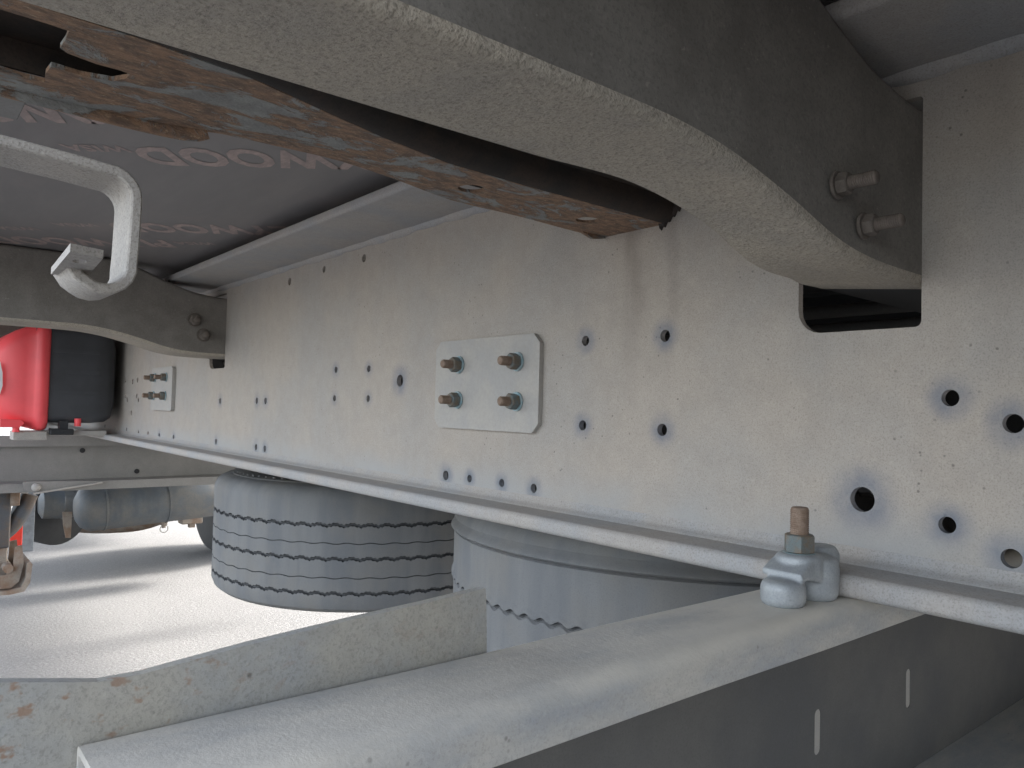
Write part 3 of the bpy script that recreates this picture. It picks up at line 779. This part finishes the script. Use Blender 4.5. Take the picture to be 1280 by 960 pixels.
# ------------------------------------------------------------------ spare tyres lying flat
def tyre(cx, cy, ztop, ribs, label):
    """ribs: list of (z, kind) grooves or ridges on the tread; tyre 0.385 wide"""
    Rr = .52; zb = ztop - .39; worn = ribs[0][1] == 'ridge'; N, waves = (920, 92) if worn else (528, 66)
    prof = []    # (r, z, wave)
    prof += [(.30, ztop - .05, 0), (.33, ztop - .015, 0), (.38, ztop - .001, 0), (.43, ztop, 0), (.462, ztop - .005, 0), (.464, ztop - .0075, 0), (.485, ztop - .010, 0), (.500, ztop - .017, 0), (.511, ztop - .027, 0), (Rr - .003, ztop - .038, 0), (Rr, ztop - .048, 0)]
    for (z, kind) in ribs:
        if kind == 'groove': prof += [(Rr, z + .0048, 1), (Rr - .010, z + .003, 1, 1), (Rr - .010, z - .003, 1, 1), (Rr, z - .0048, 1, 1)]
        elif kind == 'sipe': prof += [(Rr, z + .0016, .6), (Rr - .004, z + .0008, .6, 1), (Rr - .004, z - .0008, .6, 1), (Rr, z - .0016, .6, 1)]
        elif kind == 'ridge': prof += [(Rr - .006, z + .020, 0), (Rr - .002, z + .013, 0), (Rr + .005, z + .008, 0), (Rr + .007, z + .003, 0), (Rr + .002, z - .001, 0), (Rr - .006, z - .003, 0, 1), (Rr, z - .006, 0)]
        elif kind == 'wavy': prof += [(Rr, z + .018, .3), (Rr + .0015, z + .012, .9), (Rr + .004, z + .007, 1.15), (Rr + .003, z + .003, 1.15), (Rr - .006, z + .0015, 1.15, 1), (Rr - .006, z - .0028, 1.15, 1), (Rr - .001, z - .006, 1.15), (Rr - .001, z - .02, .4)]
    prof += [(Rr, zb + .045, 0), (Rr - .008, zb + .025, 0), (.495, zb + .012, 0), (.46, zb + .004, 0), (.40, zb, 0), (.34, zb + .01, 0), (.30, zb + .05, 0), (.285, zb + .09, 0), (.285, ztop - .09, 0)]
    bm = bmesh.new(); L = []
    for (rr, z, w, *_) in prof:
        ring = []
        for k in range(N):
            a = 2 * PI * k / N
            ph = a * waves
            tri = (2 / PI) * math.asin(math.sin(ph)) if w == 1 else math.sin(ph if worn else round(waves * .72) * a)
            if w == 1 and abs(cy - 2.445) < .01: fuzz = .0014 * (1 if k % 2 else -1)
            else: fuzz = 0
            ring.append(Vector((cx + rr * math.cos(a), cy + rr * math.sin(a), z + w * (.0030 * tri) + fuzz * (1 if rr > Rr - .001 else 0))))
        L.append(ring)
    loft(bm, L, cap=False)
    me_loop = L
    bmesh.ops.recalc_face_normals(bm, faces=bm.faces)
    me = bpy.data.meshes.new('tyre'); bm.to_mesh(me); bm.free()
    o = obj('spare_tyre', me, M['tyre'], None, loc=(cx, cy, zb), smooth=50 if worn else 28)
    me.materials.append(M['groove'])
    # groove floors
    marks = [len(q) > 3 for q in prof]
    for i, p in enumerate(me.polygons):
        if marks[i // N + 1]: p.material_index = 1
    tag(o, label, 'tyre', 'spare tyres lying flat behind the girder')
    # radial sidewall ribs
    bm = bmesh.new()
    for k in range(84):
        a = 2 * PI * k / 84
        for q in (0,):
            r0, r1 = .405, .458
            u = Vector((math.cos(a), math.sin(a), 0)); v = Vector((-math.sin(a), math.cos(a), 0)); C0 = Vector((cx, cy, ztop - .001))
            p = [C0 + u * r0 - v * .0035, C0 + u * r1 - v * .0035, C0 + u * r1 + v * .0035, C0 + u * r0 + v * .0035]
            loft(bm, [p, [x + Vector((0, 0, .0045)) for x in p]])
    obj('sidewall_ribs', bm, M['tyre'], o)
    # steel rim inside
    bm = bmesh.new(); lathe(bm, [(.288, ztop - .06), (.292, ztop - .075), (.275, ztop - .085), (.26, ztop - .17), (.12, ztop - .19), (.11, ztop - .15), (.02, ztop - .14)], (cx, cy, 0), (0, 0, 1), 40, cap=False)
    obj('rim', bm, M['farmetal'], o, smooth=40)
    return o
tyre(1.36, 2.445, -.232, [(-.352, 'groove'), (-.405, 'sipe'), (-.450, 'groove'), (-.505, 'sipe'), (-.550, 'groove')],
     'left spare tyre lying flat, dark zigzag grooves round its tread, bare ground beside it')
tyre(1.36, 1.016, -.178, [(-.247, 'ridge'), (-.347, 'wavy')],
     'right spare tyre lying flat, nearer the clamp, one wavy ridge on its worn tread')

# ------------------------------------------------------------------ red and black box
B = empty('extinguisher_box', (.5, 3.6, -.12))
tag(B, 'black plastic storage box with a bright red lid standing beside the girder at the left', 'box')
y0, y1 = 3.4, 3.95
def bx_loop(x, ins, r):
    return [Vector((x, p[0], p[1])) for p in rrect(y0 + ins, y1 - ins, -.100 + ins, .275 - ins, r, 6)]
bm = bmesh.new()
loft(bm, [bx_loop(.44, 0, .03), bx_loop(.640, 0, .03), bx_loop(.690, .004, .035), bx_loop(.715, .018, .045), bx_loop(.728, .045, .06)])
for z in (.02, .10, .18): box(bm, .50, .66, y0 - .004, y0 + .01, z - .006, z + .006)
obj('box_body', bm, M['blackbox'], B, smooth=35)
def lid_loop(x, ins, r, dz=0):
    return [Vector((x, p[0], p[1])) for p in rrect(y0 - .012 + ins, y1 + .012 - ins, -.128 + ins, .285 - ins - dz, r, 6)]
bm = bmesh.new()
loft(bm, [lid_loop(.490, .016, .04), lid_loop(.489, .007, .04), lid_loop(.483, .001, .04), lid_loop(.470, -.003, .04), lid_loop(.455, -.001, .04), lid_loop(.444, .006, .045), lid_loop(.436, .011, .045), lid_loop(.41, .013, .05, .006), lid_loop(.38, .017, .055, .016), lid_loop(.35, .025, .06, .03), lid_loop(.32, .038, .08, .045), lid_loop(.295, .058, .09, .055), lid_loop(.275, .085, .09, .07)])
lid = obj('lid', bm, M['red'], B, smooth=60)
a, b = vq(-20, 454, y0 - .013), vq(2, 494, y0 - .013)
P = [vq(u, v, y0 + .003) for u, v in ((-18, 452), (0, 452), (3, 466), (3, 482), (0, 492), (-18, 494))]
obj('sticker', plate([(p.x, p.z) for p in P], [], 1, y0 - .003, y0 + .001), M['white'], lid)
P = [vq(u, v, y0 - .01) for u, v in ((0, 524), (26, 525), (30, 529), (24, 534), (0, 534))]
obj('latch', plate([(p.x, p.z) for p in P], [], 1, y0 - .02, y0 + .02), M['red'], lid)
for u in (20, 97):
    c = vq(u, 535 if u < 50 else 528, y0); bm = bmesh.new(); lathe(bm, [(.012, -.015), (.012, .015)], c, (0, 0, 1), 12); obj('pin', bm, M['red'], lid)
# bracket arm that carries the box (part of the trailer)
bm = bmesh.new(); box(bm, .40, .70, 3.42, 3.46, -.150, -.130, .003)
sb = obj('box_bracket', bm, M['plate'], T)
bm = bmesh.new(); box(bm, .38, .49, 3.40, 3.50, -.166, -.133, .003); obj('bracket_foot', bm, M['hook'], sb)
c = vq(78, 537, 3.41)
bm = bmesh.new(); box(bm, c.x - .045, c.x + .035, 3.38, 3.42, c.z - .020, c.z + .004, .004); box(bm, c.x - .015, c.x + .015, 3.385, 3.42, c.z, c.z + .035, .004); obj('strap_clamp', bm, M['black'], sb)
# long dark crate behind the box, a sliver of which shows over the lid
bm = bmesh.new(); box(bm, .02, .40, 4.5, 5.1, -.30, .30, .01)
obj('tool_case', bm, M['blackbox'], T)
